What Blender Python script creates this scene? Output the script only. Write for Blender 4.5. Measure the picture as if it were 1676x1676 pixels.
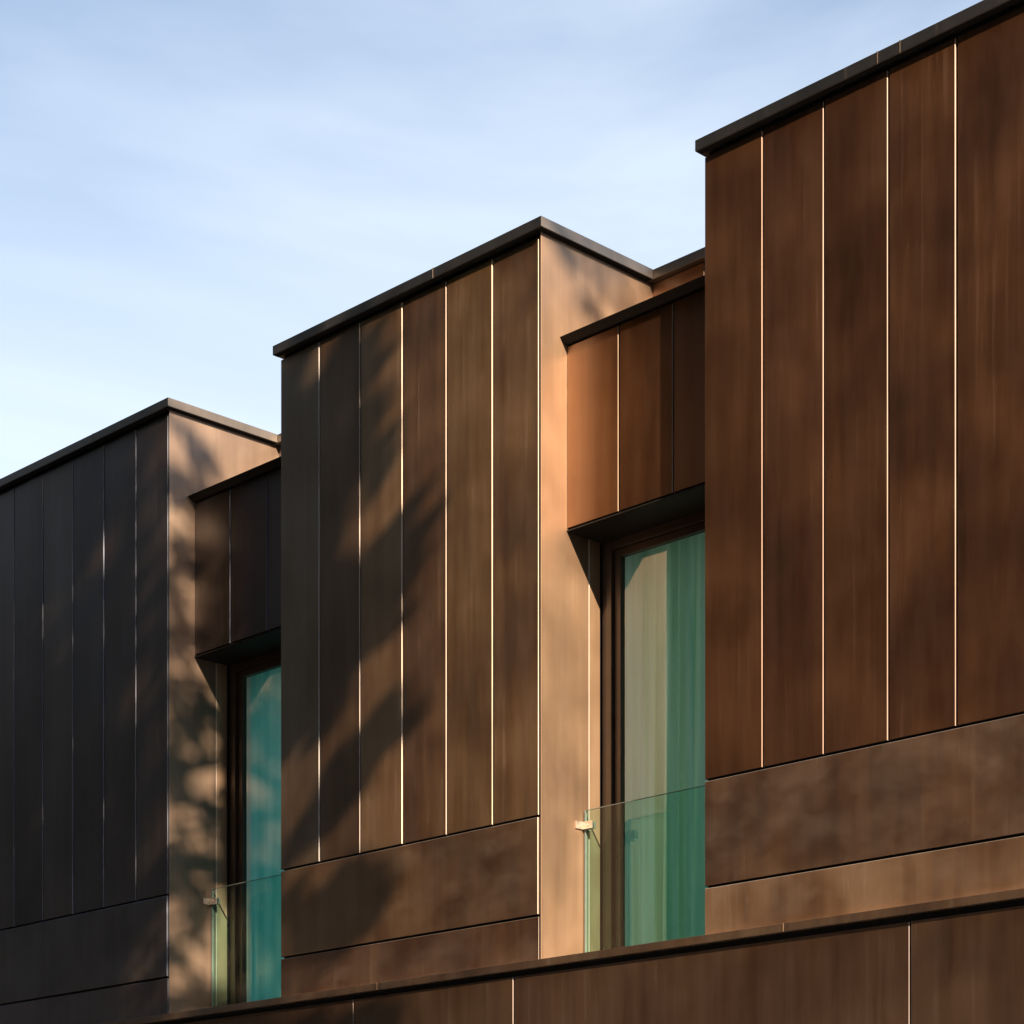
import bpy, math, random
import numpy as np

for o in list(bpy.data.objects):
    bpy.data.objects.remove(o, do_unlink=True)
scn = bpy.context.scene
col = scn.collection

# ------------------------------------------------------------------ camera
EYE = 1.6                      # eye height above the pavement; facade heights below are given above the eye
cam_d = bpy.data.cameras.new("camera")
cam_d.sensor_width = 36.0
cam_d.lens = 77.206
cam_d.shift_x = 0.0
cam_d.shift_y = 0.7494         # level camera with a rising front: verticals stay vertical
cam_d.clip_start = 0.05
cam_d.clip_end = 3000
cam = bpy.data.objects.new("camera", cam_d)
cam.location = (0, 0, EYE)
cam.rotation_euler = (math.radians(90), 0, math.atan2(0.71366554, 0.70048662))
col.objects.link(cam)
scn.camera = cam

# ------------------------------------------------------------------ sky, sun, exposure
SUN = np.array([2.38, -1.0, 1.40]); SUN /= np.linalg.norm(SUN)      # direction towards the sun
sun_el = math.asin(SUN[2]); sun_az = math.atan2(SUN[0], SUN[1])     # azimuth clockwise from +Y

world = bpy.data.worlds.new("World"); scn.world = world
world.use_nodes = True
nt = world.node_tree; N = nt.nodes; L = nt.links
N.clear()
out = N.new("ShaderNodeOutputWorld"); bg = N.new("ShaderNodeBackground")
sky = N.new("ShaderNodeTexSky"); sky.sky_type = 'NISHITA'; sky.sun_disc = False
sky.sun_elevation = sun_el; sky.sun_rotation = sun_az
sky.altitude = 50; sky.air_density = 1.0; sky.dust_density = 0.4; sky.ozone_density = 1.0
tc = N.new("ShaderNodeTexCoord")
mp = N.new("ShaderNodeMapping"); mp.inputs["Scale"].default_value = (1.0, 1.0, 2.6)
mp.inputs["Location"].default_value = (5.3, 2.4, 0.7)
n1 = N.new("ShaderNodeTexNoise"); n1.inputs["Scale"].default_value = 2.3; n1.inputs["Detail"].default_value = 9
n1.inputs["Roughness"].default_value = 0.5; n1.inputs["Distortion"].default_value = 0.9
cr = N.new("ShaderNodeValToRGB")
cr.color_ramp.elements[0].position = 0.40; cr.color_ramp.elements[0].color = (0, 0, 0, 1)
cr.color_ramp.elements[1].position = 0.70; cr.color_ramp.elements[1].color = (1, 1, 1, 1)
# thin cirrus thickens towards the horizon (longer path through it)
sp = N.new("ShaderNodeSeparateXYZ")
hz = N.new("ShaderNodeMapRange"); hz.inputs["From Min"].default_value = 0.57; hz.inputs["From Max"].default_value = 0.34
hz.inputs["To Min"].default_value = 0.0; hz.inputs["To Max"].default_value = 0.74
mul = N.new("ShaderNodeMath"); mul.operation = 'MULTIPLY'; mul.inputs[1].default_value = 0.42
add = N.new("ShaderNodeMath"); add.operation = 'ADD'; add.use_clamp = True
mix = N.new("ShaderNodeMix"); mix.data_type = 'RGBA'
CLOUD = (7.4, 7.1, 7.1, 1)
mix.inputs[7].default_value = CLOUD
L.new(tc.outputs["Generated"], mp.inputs["Vector"]); L.new(mp.outputs[0], n1.inputs["Vector"])
L.new(n1.outputs["Fac"], cr.inputs[0]); L.new(tc.outputs["Generated"], sp.inputs[0])
L.new(sp.outputs["Z"], hz.inputs["Value"])
L.new(cr.outputs[0], mul.inputs[0]); L.new(mul.outputs[0], add.inputs[0]); L.new(hz.outputs[0], add.inputs[1])
L.new(add.outputs[0], mix.inputs[0]); L.new(sky.outputs[0], mix.inputs[6])
grade = N.new("ShaderNodeMix"); grade.data_type = 'RGBA'; grade.blend_type = 'MULTIPLY'; grade.inputs[0].default_value = 1.0
grade.inputs[7].default_value = (0.90, 1.04, 1.15, 1)        # cleaner, slightly cyan air
L.new(mix.outputs[2], grade.inputs[6]); L.new(grade.outputs[2], bg.inputs["Color"]); bg.inputs["Strength"].default_value = 0.050
L.new(bg.outputs[0], out.inputs["Surface"])

sd = bpy.data.lights.new("sun", 'SUN'); sd.energy = 5.0; sd.angle = math.radians(0.5); sd.color = (1.0, 0.80, 0.58)
so = bpy.data.objects.new("sun", sd); col.objects.link(so)
from mathutils import Vector
so.rotation_euler = Vector((-SUN[0], -SUN[1], -SUN[2])).to_track_quat('-Z', 'Y').to_euler()
so.location = (20, -8, 25)

scn.view_settings.view_transform = 'Standard'; scn.view_settings.look = 'None'
scn.view_settings.exposure = 1.62; scn.view_settings.gamma = 1.0
scn.view_settings.use_curve_mapping = False
scn.render.engine = 'CYCLES'
scn.cycles.max_bounces = 7; scn.cycles.diffuse_bounces = 2; scn.cycles.glossy_bounces = 4; scn.cycles.transparent_max_bounces = 12

# ------------------------------------------------------------------ materials
def new_mat(name):
    m = bpy.data.materials.new(name); m.use_nodes = True
    m.node_tree.nodes.clear()
    return m, m.node_tree.nodes, m.node_tree.links

def noise(N, L, vec, scale, detail=5, rough=0.55, dist=0.0):
    n = N.new("ShaderNodeTexNoise"); n.inputs["Scale"].default_value = scale
    n.inputs["Detail"].default_value = detail; n.inputs["Roughness"].default_value = rough
    n.inputs["Distortion"].default_value = dist
    L.new(vec, n.inputs["Vector"]); return n.outputs["Fac"]

def ramp(N, L, fac, stops):
    r = N.new("ShaderNodeValToRGB"); el = r.color_ramp.elements
    while len(el) < len(stops): el.new(0.5)
    for e, (p, c) in zip(el, stops):
        e.position = p; e.color = (c[0], c[1], c[2], 1)
    L.new(fac, r.inputs[0]); return r.outputs[0]

def scale_vec(N, L, vec, s):
    m = N.new("ShaderNodeMapping"); m.inputs["Scale"].default_value = s
    L.new(vec, m.inputs["Vector"]); return m.outputs[0]

def math_node(N, L, op, a, b, clamp=False):
    m = N.new("ShaderNodeMath"); m.operation = op; m.use_clamp = clamp
    for i, v in enumerate((a, b)):
        if isinstance(v, (int, float)): m.inputs[i].default_value = v
        else: L.new(v, m.inputs[i])
    return m.outputs[0]

def mix_col(N, L, fac, a, b, mode='MIX'):
    m = N.new("ShaderNodeMix"); m.data_type = 'RGBA'; m.blend_type = mode
    for i, v in ((0, fac), (6, a), (7, b)):
        if isinstance(v, (int, float)): m.inputs[i].default_value = v
        elif isinstance(v, tuple): m.inputs[i].default_value = v if len(v) == 4 else v + (1,)
        else: L.new(v, m.inputs[i])
    return m.outputs[2]

def bronze(name, diff_stops, gloss_stops, rough=0.70, haze=0.5, bump=0.18, wipes=False, pscale=(7, 7, 1.4), hcol=(0.09, 0.07, 0.06)):
    """Pre-oxidised bronze sheet: brown oxide (diffuse) under a soft metallic sheen."""
    m, N, L = new_mat(name)
    out = N.new("ShaderNodeOutputMaterial")
    tc = N.new("ShaderNodeTexCoord"); oi = N.new("ShaderNodeObjectInfo")
    off = N.new("ShaderNodeVectorMath"); off.operation = 'ADD'
    sc = N.new("ShaderNodeVectorMath"); sc.operation = 'SCALE'; sc.inputs["Scale"].default_value = 83.0
    cmb = N.new("ShaderNodeCombineXYZ")
    for i in range(3): L.new(oi.outputs["Random"], cmb.inputs[i])
    L.new(cmb.outputs[0], sc.inputs[0]); L.new(tc.outputs["Object"], off.inputs[0]); L.new(sc.outputs[0], off.inputs[1])
    V = off.outputs[0]
    streak = noise(N, L, scale_vec(N, L, V, (9, 9, 0.5)), 1.0, 3, 0.55)
    fine = noise(N, L, scale_vec(N, L, V, (60, 60, 2.5)), 1.0, 3, 0.6)
    cloud = noise(N, L, V, 1.3, 3, 0.5, 0.25)
    patch = noise(N, L, scale_vec(N, L, V, pscale), 1.0, 5, 0.6, 0.12)
    s = math_node(N, L, 'MULTIPLY', streak, 0.32)
    s = math_node(N, L, 'ADD', s, math_node(N, L, 'MULTIPLY', cloud, 0.64))
    s = math_node(N, L, 'ADD', s, math_node(N, L, 'MULTIPLY', fine, 0.09))
    tone = math_node(N, L, 'ADD', s, math_node(N, L, 'MULTIPLY', math_node(N, L, 'SUBTRACT', oi.outputs["Random"], 0.5), 0.16))
    dcol = ramp(N, L, tone, diff_stops)
    gcol = ramp(N, L, tone, gloss_stops)
    # pale handling haze and rain marks
    hz = ramp(N, L, patch, [(0.40, (0, 0, 0)), (0.85, (1, 1, 1))])
    hz = math_node(N, L, 'MULTIPLY', hz, haze)
    if wipes:
        w = N.new("ShaderNodeTexWave"); w.wave_type = 'RINGS'; w.inputs["Scale"].default_value = 1.1
        w.inputs["Distortion"].default_value = 5.0; w.inputs["Detail"].default_value = 4.0; w.inputs["Detail Scale"].default_value = 1.3
        L.new(V, w.inputs["Vector"])
        ws = ramp(N, L, w.outputs["Fac"], [(0.55, (0, 0, 0)), (0.9, (1, 1, 1))])
        ms = ramp(N, L, noise(N, L, V, 2.3, 3), [(0.52, (0, 0, 0)), (0.66, (1, 1, 1))])
        ws = math_node(N, L, 'MULTIPLY', ws, ms)
        hz = math_node(N, L, 'ADD', hz, math_node(N, L, 'MULTIPLY', ws, 0.14), True)
    dcol = mix_col(N, L, hz, dcol, hcol)
    # hairline scratches and dried run-off streaks
    scr = ramp(N, L, noise(N, L, scale_vec(N, L, V, (150, 150, 5)), 1.0, 2, 0.5), [(0.69, (0, 0, 0)), (0.76, (1, 1, 1))])
    run = ramp(N, L, noise(N, L, scale_vec(N, L, V, (26, 26, 0.7)), 1.0, 2, 0.5), [(0.60, (0, 0, 0)), (0.74, (1, 1, 1))])
    mk = ramp(N, L, cloud, [(0.42, (0, 0, 0)), (0.62, (1, 1, 1))])
    scr = math_node(N, L, 'MULTIPLY', math_node(N, L, 'ADD', math_node(N, L, 'MULTIPLY', scr, 0.45), math_node(N, L, 'MULTIPLY', run, 0.22)), mk)
    dcol = mix_col(N, L, scr, dcol, (0.13, 0.105, 0.085))
    # small pale specks
    vor = N.new("ShaderNodeTexVoronoi"); vor.inputs["Scale"].default_value = 7.0; L.new(V, vor.inputs["Vector"])
    spk = ramp(N, L, vor.outputs["Distance"], [(0.0, (1, 1, 1)), (0.022, (0, 0, 0))])
    dcol = mix_col(N, L, math_node(N, L, 'MULTIPLY', spk, 0.6), dcol, (0.5, 0.45, 0.4))
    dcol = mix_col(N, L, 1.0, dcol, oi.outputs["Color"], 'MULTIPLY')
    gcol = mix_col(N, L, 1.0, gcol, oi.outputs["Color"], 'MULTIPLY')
    d = N.new("ShaderNodeBsdfDiffuse"); L.new(dcol, d.inputs["Color"])
    g = N.new("ShaderNodeBsdfAnisotropic"); g.distribution = 'BECKMANN'; L.new(gcol, g.inputs["Color"])
    r = math_node(N, L, 'ADD', math_node(N, L, 'MULTIPLY', math_node(N, L, 'SUBTRACT', cloud, 0.5), 0.10), rough)
    L.new(r, g.inputs["Roughness"])
    # slight oil-canning of the sheet
    bmp = N.new("ShaderNodeBump"); bmp.inputs["Strength"].default_value = bump; bmp.inputs["Distance"].default_value = 0.02
    hgt = noise(N, L, scale_vec(N, L, V, (2.0, 2.0, 0.9)), 1.0, 1, 0.4)
    L.new(hgt, bmp.inputs["Height"])
    L.new(bmp.outputs[0], d.inputs["Normal"]); L.new(bmp.outputs[0], g.inputs["Normal"])
    a = N.new("ShaderNodeAddShader"); L.new(d.outputs[0], a.inputs[0]); L.new(g.outputs[0], a.inputs[1])
    cg = N.new("ShaderNodeBsdfAnisotropic"); cg.distribution = 'GGX'; cg.inputs["Color"].default_value = (1, 1, 1, 1)
    cg.inputs["Roughness"].default_value = 0.30; L.new(bmp.outputs[0], cg.inputs["Normal"])
    fr = N.new("ShaderNodeFresnel"); fr.inputs["IOR"].default_value = 1.40
    mx = N.new("ShaderNodeMixShader"); L.new(fr.outputs[0], mx.inputs[0]); L.new(a.outputs[0], mx.inputs[1]); L.new(cg.outputs[0], mx.inputs[2])
    L.new(mx.outputs[0], out.inputs["Surface"])
    return m

D_ST = [(0.30, (0.0095, 0.0050, 0.0032)), (0.45, (0.021, 0.0098, 0.0050)), (0.55, (0.032, 0.0165, 0.0074)), (0.70, (0.052, 0.030, 0.0155))]
G_ST = [(0.30, (0.21, 0.138, 0.088)), (0.55, (0.285, 0.192, 0.127)), (0.72, (0.33, 0.24, 0.17))]
M_panel = bronze("bronze_sheet", D_ST, G_ST, 0.66, 0.24)
M_wipe_reflection = bronze("bronze_sheet_wiped", D_ST, G_ST, 0.66, 0.30, wipes=True, pscale=(2.2, 2.2, 3.6), hcol=(0.115, 0.092, 0.078))  # wipe marks, plus soft reflection bands painted in as level haze
M_cut = bronze("bare_cut_edge", [(0.3, (0.075, 0.068, 0.066)), (0.7, (0.17, 0.155, 0.15))], [(0.3, (0.17, 0.15, 0.14)), (0.7, (0.33, 0.29, 0.27))], 0.66, 0.0, 0.0)
M_cop = bronze("dark_coping_sheet", [(0.3, (0.005, 0.005, 0.0055)), (0.7, (0.012, 0.011, 0.010))],
               [(0.3, (0.14, 0.115, 0.095)), (0.7, (0.22, 0.18, 0.145))], 0.64, 0.10)

def simple(name, color, rough=0.6, metallic=0.0, var=0.25, scale=6.0, spec=0.5):
    m, N, L = new_mat(name)
    out = N.new("ShaderNodeOutputMaterial"); p = N.new("ShaderNodeBsdfPrincipled")
    tc = N.new("ShaderNodeTexCoord")
    f = noise(N, L, tc.outputs["Object"], scale, 6, 0.6)
    c = ramp(N, L, f, [(0.3, tuple(v * (1 - var) for v in color)), (0.7, tuple(min(1, v * (1 + var)) for v in color))])
    L.new(c, p.inputs["Base Color"]); p.inputs["Roughness"].default_value = rough
    p.inputs["Metallic"].default_value = metallic; p.inputs["Specular IOR Level"].default_value = spec
    L.new(p.outputs[0], out.inputs["Surface"])
    return m

M_back = simple("black_membrane", (0.012, 0.011, 0.010), 0.8, spec=0.2)  # membrane; also blackens level panel edges and coping undersides as shade
M_sof = simple("dark_soffit_sheet", (0.010, 0.008, 0.007), 0.6, 0.0, spec=0.25)
M_frame = simple("dark_bronze_frame", (0.036, 0.022, 0.015), 0.42, 0.3)
M_clamp = simple("brushed_steel", (0.52, 0.45, 0.38), 0.38, 0.85, 0.08, 30)
M_room = simple("room_plaster", (0.82, 0.81, 0.79), 0.9, 0, 0.05)
M_bark = simple("bark", (0.10, 0.075, 0.055), 0.9, 0, 0.4, 9)
M_road = simple("asphalt", (0.05, 0.05, 0.052), 0.9, 0, 0.25, 30)
M_pave = simple("dark_paving", (0.055, 0.053, 0.05), 0.9, 0, 0.2, 4)

def glass(name, tint, ior, tscale=1.0):
    m, N, L = new_mat(name)
    out = N.new("ShaderNodeOutputMaterial")
    t = N.new("ShaderNodeBsdfTransparent"); t.inputs["Color"].default_value = tint + (1,)
    g = N.new("ShaderNodeBsdfAnisotropic"); g.inputs["Roughness"].default_value = 0.015; g.inputs["Color"].default_value = (1, 1, 1, 1)
    tc = N.new("ShaderNodeTexCoord")
    b = N.new("ShaderNodeBump"); b.inputs["Strength"].default_value = 0.04; b.inputs["Distance"].default_value = 0.02
    L.new(noise(N, L, tc.outputs["Object"], 1.6, 1), b.inputs["Height"]); L.new(b.outputs[0], g.inputs["Normal"])
    fr = N.new("ShaderNodeFresnel"); fr.inputs["IOR"].default_value = ior
    geo = N.new("ShaderNodeNewGeometry")
    fac = math_node(N, L, 'MULTIPLY', fr.outputs[0], math_node(N, L, 'SUBTRACT', 1.0, geo.outputs["Backfacing"]))
    mx = N.new("ShaderNodeMixShader"); L.new(fac, mx.inputs[0]); L.new(t.outputs[0], mx.inputs[1]); L.new(g.outputs[0], mx.inputs[2])
    L.new(mx.outputs[0], out.inputs["Surface"]); return m

M_win = glass("window_glass", (0.83, 0.97, 0.91), 1.75)
M_bal = glass("balustrade_glass", (0.82, 0.955, 0.925), 1.30)
M_edge = simple("glass_edge", (0.17, 0.19, 0.18), 0.25, 0, 0.1, 20)

def cloth(name, c0, c1):
    m, N, L = new_mat(name)
    out = N.new("ShaderNodeOutputMaterial"); tc = N.new("ShaderNodeTexCoord")
    f = noise(N, L, scale_vec(N, L, tc.outputs["Object"], (7, 7, 0.25)), 1.0, 4, 0.55)
    c = ramp(N, L, f, [(0.3, c0), (0.7, c1)])
    d = N.new("ShaderNodeBsdfDiffuse"); t = N.new("ShaderNodeBsdfTranslucent")
    L.new(c, d.inputs[0]); L.new(c, t.inputs[0])
    mx = N.new("ShaderNodeMixShader"); mx.inputs[0].default_value = 0.62
    L.new(d.outputs[0], mx.inputs[1]); L.new(t.outputs[0], mx.inputs[2]); L.new(mx.outputs[0], out.inputs["Surface"]); return m

M_cur_sage = cloth("sage_voile", (0.36, 0.62, 0.44), (0.92, 0.98, 0.86))
M_cur_teal = cloth("teal_voile", (0.12, 0.70, 0.66), (0.52, 0.97, 0.94))  # teal tint puts the bluish tree shade into the cloth colour

def leaf_mat():
    m, N, L = new_mat("leaf")
    out = N.new("ShaderNodeOutputMaterial"); tc = N.new("ShaderNodeTexCoord")
    f = noise(N, L, tc.outputs["Object"], 0.9, 5)
    c = ramp(N, L, f, [(0.3, (0.014, 0.026, 0.012)), (0.7, (0.034, 0.052, 0.024))])
    d = N.new("ShaderNodeBsdfDiffuse"); t = N.new("ShaderNodeBsdfTranslucent"); L.new(c, d.inputs[0]); L.new(c, t.inputs[0])
    L.new(d.outputs[0], out.inputs["Surface"]); return m
M_leaf = leaf_mat()

# ------------------------------------------------------------------ mesh helpers
class MB:
    def __init__(self): self.v = []; self.f = []
    def box(self, x0, x1, y0, y1, z0, z1):
        b = len(self.v)
        self.v += [(x0, y0, z0), (x1, y0, z0), (x1, y1, z0), (x0, y1, z0), (x0, y0, z1), (x1, y0, z1), (x1, y1, z1), (x0, y1, z1)]
        self.f += [tuple(b + i for i in q) for q in ((0, 3, 2, 1), (4, 5, 6, 7), (0, 1, 5, 4), (1, 2, 6, 5), (2, 3, 7, 6), (3, 0, 4, 7))]
        return self
    def prism_x(self, prof, x0, x1):
        """profile of (y, z) swept along X; closed"""
        b = len(self.v); n = len(prof)
        self.v += [(x0, y, z) for y, z in prof] + [(x1, y, z) for y, z in prof]
        for i in range(n):
            j = (i + 1) % n; self.f.append((b + i, b + j, b + n + j, b + n + i))
        self.f += [tuple(b + i for i in reversed(range(n))), tuple(b + n + i for i in range(n))]
        return self
    def mesh(self, name):
        m = bpy.data.meshes.new(name); m.from_pydata(self.v, [], self.f); m.update(); return m

def tube(mb, pts, rad, n=8):
    base = len(mb.v); P = [np.array(p, float) for p in pts]
    for i, p in enumerate(P):
        d = P[min(i + 1, len(P) - 1)] - P[max(i - 1, 0)]; d /= np.linalg.norm(d)
        u = np.cross(d, (0.3, 1, 0.1)); u /= np.linalg.norm(u); w = np.cross(d, u)
        for k in range(n):
            a = 2 * math.pi * k / n; mb.v.append(tuple(p + rad[i] * (math.cos(a) * u + math.sin(a) * w)))
    for i in range(len(P) - 1):
        for k in range(n):
            k2 = (k + 1) % n
            mb.f.append((base + i * n + k, base + i * n + k2, base + (i + 1) * n + k2, base + (i + 1) * n + k))

def fix_normals(me):
    import bmesh
    bm = bmesh.new(); bm.from_mesh(me); bmesh.ops.recalc_face_normals(bm, faces=bm.faces); bm.to_mesh(me); bm.free()

def obj(name, me, mat, parent=None, loc=(0, 0, 0), rot=(0, 0, 0), bevel=0):
    o = bpy.data.objects.new(name, me); col.objects.link(o)
    if mat is not None and not me.materials: me.materials.append(mat)
    o.location = loc; o.rotation_euler = rot
    if parent is not None: o.parent = parent
    if bevel:
        md = o.modifiers.new("bevel", 'BEVEL'); md.width = bevel; md.segments = 2; md.limit_method = 'ANGLE'
    return o

def tag(o, label=None, cat=None, group=None, kind=None):
    if label: o["label"] = label
    if cat: o["category"] = cat
    if group: o["group"] = group
    if kind: o["kind"] = kind
    return o

_pan = {}
def panel_mesh(w, h, t, ch=0.0025, mat=None):
    """chamfered sheet panel; local x 0..w, z 0..h, front at y=0 facing -Y, thickness t"""
    k = (round(w, 4), round(h, 4), t, mat.name if mat else "")
    if k in _pan: return _pan[k]
    b = [(0, t, 0), (w, t, 0), (w, t, h), (0, t, h), (0, ch, 0), (w, ch, 0), (w, ch, h), (0, ch, h),
         (ch, 0, ch), (w - ch, 0, ch), (w - ch, 0, h - ch), (ch, 0, h - ch)]
    f = [(0, 3, 2, 1)]
    for i in range(4):
        j = (i + 1) % 4
        f += [(i, j, 4 + j, 4 + i), (4 + i, 4 + j, 8 + j, 8 + i)]
    f.append((8, 9, 10, 11))
    mi = [0, 2, 0, 1, 1, 2, 1, 1, 1, 0]     # bottom, right, top, left edges: raw metal on uprights and top chamfer; level sides blackened as joint shade
    me = bpy.data.meshes.new("panel"); me.from_pydata(b, [], f); me.update(); fix_normals(me)
    me.materials.append(mat or M_panel); me.materials.append(M_cut); me.materials.append(M_back)
    me.polygons.foreach_set("material_index", mi)
    _pan[k] = me
    return me

def panel(name, parent, x0, x1, z0, z1, y, t=0.03, mat=None, facing='front', jit=True):
    """facing 'front': spans x0..x1 at depth y.  facing 'side': spans y0=x0..y1=x1 on plane x=y facing +X"""
    w, h = x1 - x0, z1 - z0
    me = panel_mesh(w, h, t, mat=mat or M_panel)
    o = obj(name, me, None, parent)
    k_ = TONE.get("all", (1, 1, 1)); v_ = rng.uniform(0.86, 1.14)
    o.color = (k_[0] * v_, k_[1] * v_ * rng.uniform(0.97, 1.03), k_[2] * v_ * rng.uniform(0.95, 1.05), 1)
    if facing == 'front':
        o.location = (x0, y + (rng.uniform(-0.0012, 0.0012) if jit else 0), z0)
        if jit: o.rotation_euler = (rng.uniform(-.0006, .0006), 0, rng.uniform(-.003, .003))
    else:
        o.location = (y, x0, z0); o.rotation_euler = (0, 0, math.radians(90))
    return o

rng = random.Random(7)
TONE = {}                       # patina and painted light/shade tint of the sheets being hung

# ------------------------------------------------------------------ dimensions (metres, y = distance, z above ground)
D = 11.2365
def Z(z): return z + EYE
MOD = 0.5; BAYW = 6 * MOD; GAP = 1.545; PITCH = BAYW + GAP
LEFTS = [-14.15 - 2 * PITCH, -14.15 - PITCH, -14.15, -9.605]          # left edges of the projecting bays
Z_LEDGE, Z_J2, Z_J1, Z_TOP, Z_COP = Z(2.301), Z(2.628), Z(3.345), Z(7.556), Z(7.632)
OH = 0.055; JV = 0.0165; JH = 0.018
Y_FRONT = D; Y_INF = D + 0.27; Y_BACK = D + 1.204; Y_DEEP = D + 2.7  # building kept shallow so the sky behind backlights the curtains
Z_SOF = Z(5.452); Z_FL = Z(6.851)

# ------------------------------------------------------------------ ground
tag(obj("ground", MB().box(-700, 700, -700, 700, -0.3, -0.02).mesh("ground"), M_road), kind='structure')
tag(obj("road", MB().box(-300, 300, -9.5, -1.6, -0.016, -0.012).mesh("road"), M_road), kind='structure')
pv = tag(obj("pavement", MB().box(-300, 300, -1.6, D - 0.05, -0.012, 0.0).mesh("pavement"), M_pave), kind='structure')

# ------------------------------------------------------------------ the building
bld = bpy.data.objects.new("terrace_building", None); col.objects.link(bld)
bld.location = (0, 0, 0)
tag(bld, "dark brown bronze clad terrace with stepped boxy bays and recessed tall windows", "building")
X0, X1 = LEFTS[0], LEFTS[-1] + BAYW

# lower storey: backing wall with wide panels, and the ledge over it
base = obj("base_wall", MB().box(X0, X1, D + 0.034, Y_DEEP, 0, Z_LEDGE - 0.0535).mesh("base_wall"), M_back, bld)
TONE["all"] = (0.62, 0.56, 0.52)
bj = [X0, -20.2, -16.75, -13.232, -11.429, -7.946, X1]
for a, b in zip(bj[:-1], bj[1:]):
    for z0, z1 in ((Z(0.25), Z_LEDGE - 0.094), (0.12, Z(0.25) - 0.014)):
        panel("base_panel", base, a + JV / 2, b - JV / 2, z0, z1, D, mat=M_panel)
TONE["all"] = (1, 1, 1)
lj = [X0, -18.9, -15.9, -12.9, -8.9, -6.9, X1]
for a, b in zip(lj[:-1], lj[1:]):
    prof = [(D - 0.043, Z_LEDGE - 0.053), (D - 0.043, Z_LEDGE), (Y_BACK - 0.2, Z_LEDGE + 0.0), (Y_BACK - 0.2, Z_LEDGE - 0.053)]
    o = obj("ledge", MB().prism_x(prof, a + 0.0008, b - 0.0008).mesh("ledge"), M_panel, bld, bevel=0.0015); fix_normals(o.data)

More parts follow.
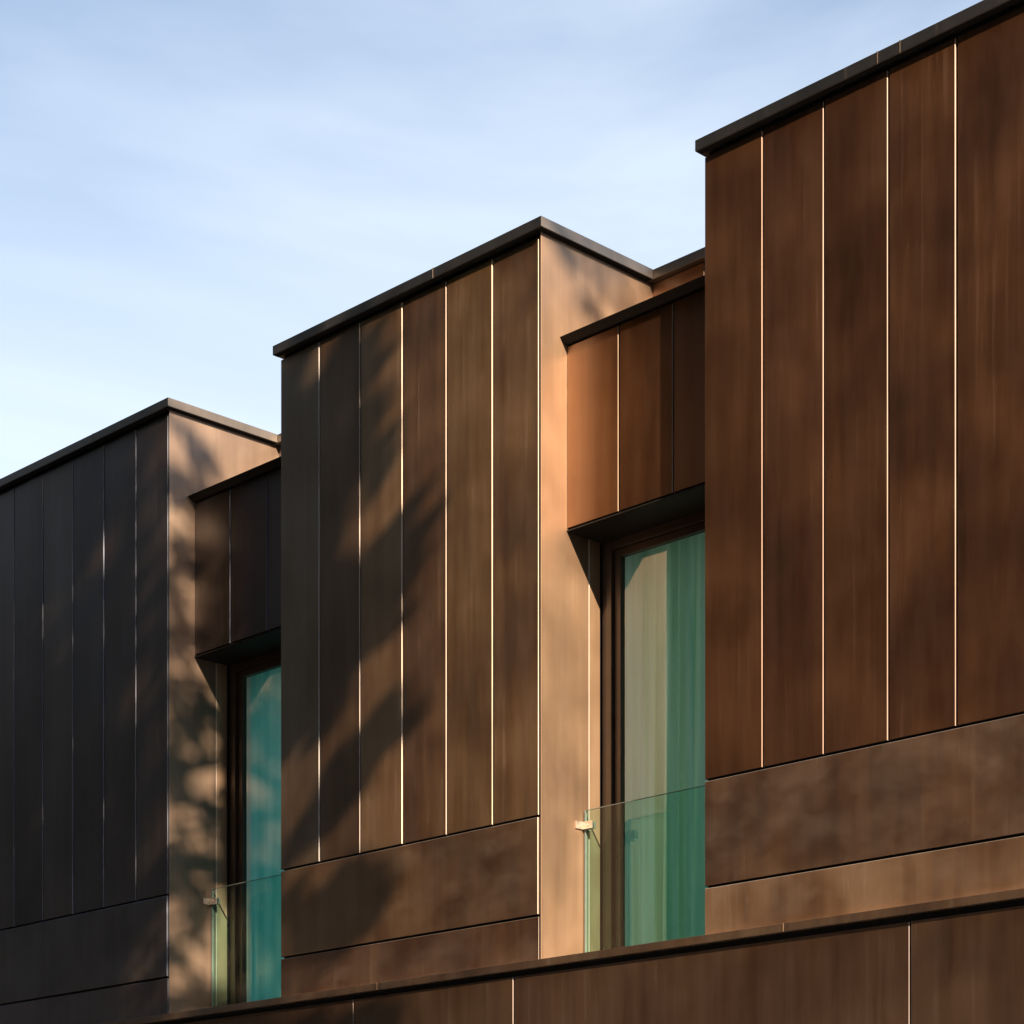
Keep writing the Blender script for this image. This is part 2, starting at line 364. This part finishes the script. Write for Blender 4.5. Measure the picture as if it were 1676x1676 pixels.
def make_bay(x0, idx):
    x1 = x0 + BAYW
    TONE["all"] = [(0.52, 0.63, 0.86), (0.52, 0.63, 0.86), (1.36, 1.28, 1.12), (0.74, 0.545, 0.43)][idx]  # left bays darker and bluer: sky-lit shade put into the sheet colour
    bay = obj("projecting_bay", MB().box(x0 + 0.012, x1 - 0.034, D + 0.034, Y_DEEP, Z_LEDGE + 0.002, Z_TOP - 0.002).mesh("bay_backing"), M_back, bld)
    for k in range(6):
        a = x0 + k * MOD + (0.002 if k == 0 else JV / 2); b = x0 + (k + 1) * MOD - (JV / 2 if k < 5 else JV + 0.012)
        if idx == 2: TONE["all"] = [(0.90, 0.95, 1.02), (1.04, 1.03, 1.02), (1.34, 1.22, 1.06)][min(k, 2)]  # leftmost panels cooler, tree shade painted into their tone
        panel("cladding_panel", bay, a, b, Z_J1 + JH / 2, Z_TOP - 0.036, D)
    TONE["all"] = [(0.52, 0.63, 0.86), (0.52, 0.63, 0.86), (1.08, 0.98, 0.85), (1.36, 1.27, 1.16)][idx]  # left spandrels carry the same painted shade tint
    panel("spandrel_panel", bay, x0 + 0.002, x1 - JV - 0.012, Z_J2 + JH / 2, Z_J1 - JH / 2, D, mat=M_wipe_reflection)
    TONE["all"] = tuple(1.18 * q for q in TONE["all"])  # lower band lightened, light bounced off the ledge painted as tone
    panel("spandrel_panel", bay, x0 + 0.002, x1 - JV - 0.012, Z_LEDGE + 0.003, Z_J2 - JH / 2, D, mat=M_wipe_reflection)
    # right-hand return: one tall sheet above window-head level, one below, and a narrow strip at the window
    TONE["all"] = (1, 1, 1)
    TONE["ret"] = (0.86, 0.92, 1.04) if idx < 2 else (1, 1, 1)  # left returns tinted cooler, shade put into the colour
    pr = [(D + 0.0005, Z_LEDGE + 0.003), (D + 0.500, Z_LEDGE + 0.003), (D + 0.500, Z_SOF), (Y_BACK + 0.02, Z_SOF), (Y_BACK + 0.02, Z_TOP - 0.003), (D + 0.0005, Z_TOP - 0.003)]
    m_ = MB().prism_x(pr, x1 - 0.012, x1).mesh("return_panel"); fix_normals(m_)
    obj("return_panel", m_, M_panel, bay, bevel=0.002).color = TONE["ret"] + (1,)
    panel("return_panel", bay, D + 0.503, D + 0.622, Z_LEDGE + 0.003, Z_SOF - 0.0015, x1, t=0.012, mat=M_panel, facing='side')
    # blind left side
    sp_ = MB().box(x0, x0 + 0.011, D + 0.0365, Y_BACK + 0.3, Z_LEDGE + 0.003, Z_TOP - 0.003)
    obj("side_panel", sp_.mesh("side_panel"), M_panel, bay)
    # coping: front run and side run, mitred at the corner
    me = MB()
    xo = x1 + OH; yf = D - OH
    me.v = [(x0 - 0.038, yf, Z_TOP), (xo, yf, Z_TOP), (xo, Y_BACK - OH - 0.001, Z_TOP), (x1, Y_BACK - OH - 0.001, Z_TOP), (x1, Y_BACK + 0.25, Z_TOP), (x1 - 0.06, Y_BACK + 0.25, Z_TOP), (x1 - 0.06, D + 0.25, Z_TOP), (x0 - 0.038, D + 0.25, Z_TOP)]
    me.v += [(x, y, Z_COP + (0.0 if k in (0, 1, 2) else 0.012)) for k, (x, y, z) in enumerate(me.v)]
    n = 8
    me.f = [tuple(reversed(range(n))), tuple(range(n, 2 * n))] + [(i, (i + 1) % n, n + (i + 1) % n, n + i) for i in range(n)]
    m_ = me.mesh("coping"); fix_normals(m_)
    cp = obj("coping", m_, M_cop, bay, bevel=0.004)
    for sx in ((1.45, 1.62) if idx == 3 else (1.9,)):
        obj("coping_seam", MB().box(x0 + sx, x0 + sx + 0.005, yf - 0.002, yf + 0.02, Z_TOP - 0.001, Z_COP + 0.002).mesh("coping_seam"), M_cop, cp)
    dk = MB().box(x0 - 0.030, xo - 0.008, yf + 0.008, D - 0.0015, Z_TOP - 0.003, Z_TOP + 0.001).box(x1 + 0.0015, xo - 0.008, D - 0.0012, Y_BACK - OH - 0.010, Z_TOP - 0.003, Z_TOP + 0.001)
    obj("coping_underside", dk.mesh("coping_underside"), M_back, cp)  # thin black sheet added so the underside reads as shade
    obj("coping_corner", MB().box(xo - 0.030, xo + 0.0015, yf - 0.0015, yf + 0.02, Z_TOP + 0.004, Z_COP - 0.003).mesh("coping_corner"), M_cop, cp)
    return bay

def make_recess(x0, idx):
    """recessed strip between two bays; x0 = right face of the bay on its left"""
    x1 = x0 + GAP
    a, b = x0 + 0.0005, x1 - 0.0005
    rec = obj("recessed_bay", MB().box(a, b, Y_INF + 0.034, Y_BACK - 0.006, Z_SOF + 0.012, Z_FL - 0.03).mesh("recess_backing"), M_back, bld)
    w = GAP / 3
    TONE["all"] = (0.52, 0.63, 0.86) if idx < 2 else (0.94, 0.71, 0.54)  # left infill takes the painted blue shade tint
    for k in range(3):
        pa = a + (0.001 if k == 0 else k * w + JV / 2 - 0.002); pb = x0 + (k + 1) * w - (JV / 2 + 0.002 if k < 2 else 0.0005)
        panel("infill_panel", rec, pa, pb, Z_SOF + 0.026, Z_FL - 0.05, Y_INF)
    # sloping flashing over the infill
    prof = [(D + 0.194, Z_FL), (D + 0.249, Z_FL - 0.040), (Y_INF + 0.005, Z_FL - 0.040), (Y_INF + 0.02, Z_FL - 0.012), (Y_BACK - 0.003, Z_FL - 0.012), (Y_BACK - 0.003, Z_FL + 0.03)]
    m_ = MB().prism_x(prof, a, b).mesh("flashing"); fix_normals(m_)
    obj("flashing", m_, M_sof, rec)
    # soffit with a thin bright drip edge
    m_ = MB().box(a, b, Y_INF - 0.004, D + 0.66, Z_SOF, Z_SOF + 0.010).mesh("soffit")
    s_ = obj("soffit", m_, M_sof, rec, bevel=0.002)
    # set-back upper wall and its coping
    bw = obj("back_wall", MB().box(a, b, Y_BACK + 0.0305, Y_BACK + 0.25, Z_SOF + 0.21, Z_TOP - 0.002).mesh("back_wall"), M_back, rec)
    for k in range(3):
        panel("back_wall_panel", bw, a + k * w + (0.001 if k == 0 else 0.004), a + (k + 1) * w - (0.004 if k < 2 else 0.001), Z_FL + 0.032, Z_TOP - 0.003, Y_BACK)
    me = MB().box(a, b + 0.02, Y_BACK - OH, Y_BACK + 0.25, Z_TOP + 0.0004, Z_COP + 0.0004)
    obj("coping", me.mesh("back_coping"), M_cop, rec, bevel=0.004)

def make_window(x0):
    x1 = x0 + GAP
    a, b = x0 + 0.0006, x1 - 0.0006
    zt, zb = Z_SOF - 0.001, Z_LEDGE + 0.001
    yf = D + 0.625
    m = MB()
    m.box(a, a + 0.055, yf + 0.02, yf + 0.10, zb, zt).box(a + 0.055, a + 0.105, yf + 0.005, yf + 0.10, zb, zt)
    m.box(b - 0.10, b, yf + 0.005, yf + 0.10, zb, zt).box(a + 0.1052, b - 0.1002, yf + 0.01, yf + 0.10, zt - 0.07, zt).box(a + 0.1052, b - 0.1002, yf + 0.01, yf + 0.10, zb, zb + 0.05)
    win = obj("window", m.mesh("window_frame"), M_frame, bld, bevel=0.003)
    s = MB()
    s.box(a + 0.112, a + 0.170, yf + 0.035, yf + 0.085, zb + 0.052, zt - 0.072).box(b - 0.16, b - 0.105, yf + 0.035, yf + 0.085, zb + 0.052, zt - 0.072)
    s.box(a + 0.1702, b - 0.1602, yf + 0.035, yf + 0.085, zt - 0.125, zt - 0.072).box(a + 0.1702, b - 0.1602, yf + 0.035, yf + 0.085, zb + 0.052, zb + 0.11)
    obj("sash", s.mesh("sash"), M_frame, win, bevel=0.002)
    obj("pane", MB().box(a + 0.168, b - 0.158, yf + 0.058, yf + 0.064, zb + 0.11, zt - 0.124).mesh("pane"), M_win, win)
    rm = MB().box(x0 - 0.03, x1 + 0.01, D + 0.73, D + 1.75, zt - 0.001, zt + 0.2)  # room shaped open at the rear so sky lights the curtain through
    rm.box(x0 - 0.033, x0 - 0.002, D + 0.73, D + 2.4, zb, zt - 0.002).box(x1 + 0.0, x1 + 0.011, D + 0.73, D + 2.4, zb, zt - 0.002)
    rm.box(x0 - 0.0015, x1 - 0.0005, D + 0.73, D + 2.4, zb - 0.05, zb - 0.0005)
    obj("room_wall", rm.mesh("room_wall"), M_room, win)
    return win

def make_curtain(x0, mat, seed):
    r = random.Random(seed)
    a, b = x0 + 0.02, x0 + GAP - 0.02
    zt, zb = Z_SOF - 0.02, Z_LEDGE + 0.03
    nx, nz = 260, 14
    ph = 0; xs = np.linspace(a, b, nx); fold = np.zeros(nx); fr = 0
    freq = [r.uniform(26, 58) for _ in range(14)]
    for i, x in enumerate(xs):
        u = (x - a) / (b - a) * 13; k = int(min(12, u)); w = freq[k] * (1 - (u - k)) + freq[k + 1] * (u - k)
        ph += w * (b - a) / nx; fold[i] = ph
    v = []
    for j in range(nz + 1):
        t = j / nz
        for i, x in enumerate(xs):
            amp = 0.045 * (0.55 + 0.45 * math.sin(i * 0.031 + seed)) * (1.15 - 0.4 * t)
            v.append((x + 0.012 * math.sin(fold[i] * 0.5 + t * 2), D + 0.86 + amp * math.sin(fold[i] + 0.5 * math.sin(t * 3 + i * .02)), zb + (zt - zb) * t))
    f = [(j * nx + i, j * nx + i + 1, (j + 1) * nx + i + 1, (j + 1) * nx + i) for j in range(nz) for i in range(nx - 1)]
    me = bpy.data.meshes.new("curtain"); me.from_pydata(v, [], f); me.update()
    for p in me.polygons: p.use_smooth = True
    return obj("curtain", me, mat)

def make_balustrade(x0):
    root = bpy.data.objects.new("glass_balustrade", None); col.objects.link(root)
    root.location = (x0, D + 0.44, Z_LEDGE)
    a, b = 0.014, GAP - 0.014
    zt = Z(3.444) - Z_LEDGE
    obj("pane", MB().box(a + 0.0125, b, 0.0, 0.015, 0.002, zt - 0.0035).mesh("balustrade_pane"), M_bal, root)
    obj("polished_edge", MB().box(a, a + 0.012, 0.0, 0.015, 0.002, zt).box(a + 0.0122, b, 0.0, 0.015, zt - 0.003, zt).mesh("polished_edge"), M_edge, root)
    zc = zt - 0.115
    for xs in (0, 1):
        c = MB()
        if xs == 0:
            c.box(0.0132, 0.100, -0.016, -0.001, zc - 0.028, zc + 0.028).box(0.001, 0.013, -0.085, 0.030, zc - 0.028, zc + 0.028).box(0.0132, 0.100, 0.016, 0.030, zc - 0.0275, zc + 0.0275)
        else:
            c.box(GAP - 0.085, GAP - 0.002, -0.016, -0.001, zc - 0.028, zc + 0.028).box(GAP - 0.085, GAP - 0.002, 0.016, 0.030, zc - 0.0275, zc + 0.0275)
        co = obj("clamp", c.mesh("clamp"), M_clamp, root, bevel=0.0015)
        bx_ = 0.056 if xs == 0 else GAP - 0.045
        b_ = MB(); tube(b_, [(bx_, -0.0158, zc), (bx_, -0.021, zc)], [0.011, 0.010], 12); b_.f.append(tuple(range(12, 24)))
        m_ = b_.mesh("bolt"); fix_normals(m_); obj("bolt", m_, M_clamp, co)
    return root

for i, x in enumerate(LEFTS):
    make_bay(x, i)
cl = ["teal sheer curtain in the window beyond the left bay, outside the frame", "teal sheer curtain hanging in the left window, beside the middle bay",
      "pale sage green pleated sheer curtain in the right window, beside the right bay"]
bl = ["clear glass guard across the window beyond the left bay, outside the frame", "clear glass guard with steel clamp across the left window, in front of teal curtain",
      "clear green glass guard with steel clamp across the right window, in front of sage curtain"]
for i, x in enumerate(LEFTS[:-1]):
    xr_ = x + BAYW
    make_recess(xr_, i); make_window(xr_)
    tag(make_curtain(xr_, M_cur_sage if i == 2 else M_cur_teal, 3 + i), cl[i], "curtain", "curtains behind the tall windows")
    tag(make_balustrade(xr_), bl[i], "balustrade", "glass guards across the tall windows")

# ------------------------------------------------------------------ trees outside the frame: shade casters, and rows added to keep sky off the metal
def make_tree(name, seed, clumps, trunk_top, leaf=0.17, per=60, low=0.3, every=4):
    """clumps: list of (centre xyz, radius) relative to the trunk foot"""
    r = np.random.RandomState(seed)
    root = bpy.data.objects.new(name, None); col.objects.link(root)
    mb = MB()
    tt = np.array(trunk_top, float)
    tube(mb, [(0, 0, -0.1), (0.03, 0.02, 0.5), tt * 0.45 + (0.1, 0, 0), tt * 0.8, tt], [0.30, 0.22, 0.18, 0.13, 0.05])
    for c, cr_ in clumps[::every]:
        s = min(0.95, max(low, (c[2] - 2.5) / tt[2])); p0 = tt * s
        mid = (p0 + np.array(c)) / 2 + r.uniform(-.2, .2, 3)
        tube(mb, [p0, mid, c], [0.07, 0.045, 0.015], 5)
    obj("trunk", mb.mesh("trunk"), M_bark, root)
    n = len(clumps) * per
    C = np.repeat(np.array([c for c, q in clumps]), per, 0); R = np.repeat(np.array([q for c, q in clumps]), per)
    dirs = r.normal(size=(n, 3)); dirs /= np.linalg.norm(dirs, axis=1)[:, None]
    pos = C + dirs * (R * r.uniform(0.1, 1, n) ** 0.5)[:, None]
    u = r.normal(size=(n, 3)); u /= np.linalg.norm(u, axis=1)[:, None]
    w = np.cross(u, r.normal(size=(n, 3))); w /= np.linalg.norm(w, axis=1)[:, None]
    s = leaf * r.uniform(0.6, 1.25, n)[:, None]
    V = np.stack([pos - u * s, pos + w * s * .55, pos + u * s, pos - w * s * .55], 1).reshape(-1, 3)
    me = bpy.data.meshes.new("crown"); me.vertices.add(4 * n); me.vertices.foreach_set("co", V.ravel())
    me.loops.add(4 * n); me.loops.foreach_set("vertex_index", np.arange(4 * n)); me.polygons.add(n)
    me.polygons.foreach_set("loop_start", np.arange(0, 4 * n, 4)); me.update(calc_edges=True)
    obj("crown", me, M_leaf, root)
    return root

# unseen tree added to block sky: tall, dense, rounded crown
rs = np.random.RandomState(5)
cl_ = []
for k in range(330):
    d = rs.normal(size=3); d /= np.linalg.norm(d); q = rs.uniform(0.35, 1) ** 0.5
    cl_.append((np.array((d[0] * 4.9 * q, d[1] * 3.2 * q, 14.5 + d[2] * 12.0 * q)), rs.uniform(0.8, 1.3)))
tree = make_tree("street_tree", 11, cl_, (0.2, -0.1, 22.0), 0.42, 34)
spots = [(-20.5, 0.2, 0.4, 1.0), (-12.5, -1.6, 3.1, 1.0), (-4.5, -3.2, 0.1, 0.95), (-29.0, -0.4, 2.9, 1.0), (-38, 0.0, 3.4, 0.66), (-47, 0.0, 0.2, 0.66), (-57, 0.0, 0.2, 0.66),
         (-16.5, 0.0, 2.0, 0.95), (-25, 0.4, 1.2, 1.0), (-33.5, 0.0, 2.5, 0.72), (-8.5, -2.6, 1.0, 0.95),
         (-28, -11.5, 0.2, 1.15), (-39, -11.5, 0.2, 0.75), (-17.5, -11.5, 3.3, 1.1), (-7, -11.6, 0.1, 1.1), (3, -11.6, 3.1, 1.1)]
for i, (x, y, a, s) in enumerate(spots):
    if i == 0: t = tree
    else:
        t = tree.copy(); col.objects.link(t)
        for ch in tree.children:
            c = ch.copy(); col.objects.link(c); c.parent = t
    t.location = (x, y, 0); t.rotation_euler = (0, 0, a); t.scale = (s, s, s)
    tag(t, "broad leafy street tree in the rows facing the terrace, outside the frame", "tree", "street trees facing the terrace")

# the big spreading tree whose dappled shade lies on the left bay and half of the middle bay
rs = np.random.RandomState(21)
foot = np.array((-4.9, 1.9, 0.0))
def shade_point(X, Zf, t):
    """a point of the crown whose shadow falls on the facade at X, Zf"""
    return np.array((X, D, Zf)) + SUN * t
cl_ = []
def twig_mass(p, q, r, n, tr=(12.8, 15.5), size=(0.12, 0.24)):
    """leaf clumps along a branch whose shadow runs from p to q (X, z on the facade), half-width r"""
    for _ in range(n):
        a = rs.rand(); g = rs.normal(size=2) * r * 0.55
        X = p[0] + (q[0] - p[0]) * a + g[0]; z = p[1] + (q[1] - p[1]) * a + g[1]
        cl_.append((shade_point(X, z, rs.uniform(*tr)) - foot, rs.uniform(*size)))
# dense body of the crown (left bay)
for k in range(1250):
    X = rs.uniform(-22.5, -16.3); z = rs.uniform(3.4, 10.6)
    if X > -17.5 and z > 9.4: continue
    cl_.append((shade_point(X, z, rs.uniform(14.5, 19)) - foot, rs.uniform(0.15, 0.32)))
# thinner rim over the reveal between the bays
for k in range(105):
    X = rs.uniform(-16.2, -14.5); z = rs.uniform(3.0, 9.3)
    cl_.append((shade_point(X, z, rs.uniform(19, 24)) - foot, rs.uniform(0.12, 0.22)))
SM = (0.05, 0.11)
twig_mass((-14.10, 8.9), (-13.80, 6.4), 0.42, 230, size=SM)
twig_mass((-13.30, 8.9), (-13.00, 7.9), 0.22, 26, size=SM)
twig_mass((-12.65, 7.2), (-14.05, 6.2), 0.26, 190, size=SM)
twig_mass((-12.70, 5.95), (-13.75, 5.25), 0.12, 60, size=SM)
twig_mass((-14.0, 4.45), (-12.9, 4.62), 0.18, 80, size=SM)
twig_mass((-16.5, 3.3), (-12.7, 3.55), 0.16, 110, size=SM)
t = make_tree("shade_tree", 31, cl_, (0.3, 1.2, 14.5), 0.10, 13, low=0.55, every=14)
t.location = tuple(foot)
tag(t, "tall leafy tree outside the frame, its dappled shade lying on the left bays", "tree")

# a second tall tree, unseen, placed to dapple and dim only the top of the right-hand return
cl_ = []; foot = np.array((13.6, 3.0, 0.0)); rs = np.random.RandomState(4)
for k in range(26):
    X = rs.uniform(-11.0, -8.9); z = rs.uniform(10.0, 11.2)
    if X < -9.9: z -= 0.7
    cl_.append((shade_point(X, z, rs.uniform(19, 24)) - foot, rs.uniform(0.1, 0.25)))
t = make_tree("high_crowned_tree", 33, cl_, (-0.3, 0.2, 24.0), 0.11, 9, low=0.93)
t.location = tuple(foot)
tag(t, "tall high crowned tree outside the frame, dappling the top of the sunlit return", "tree")
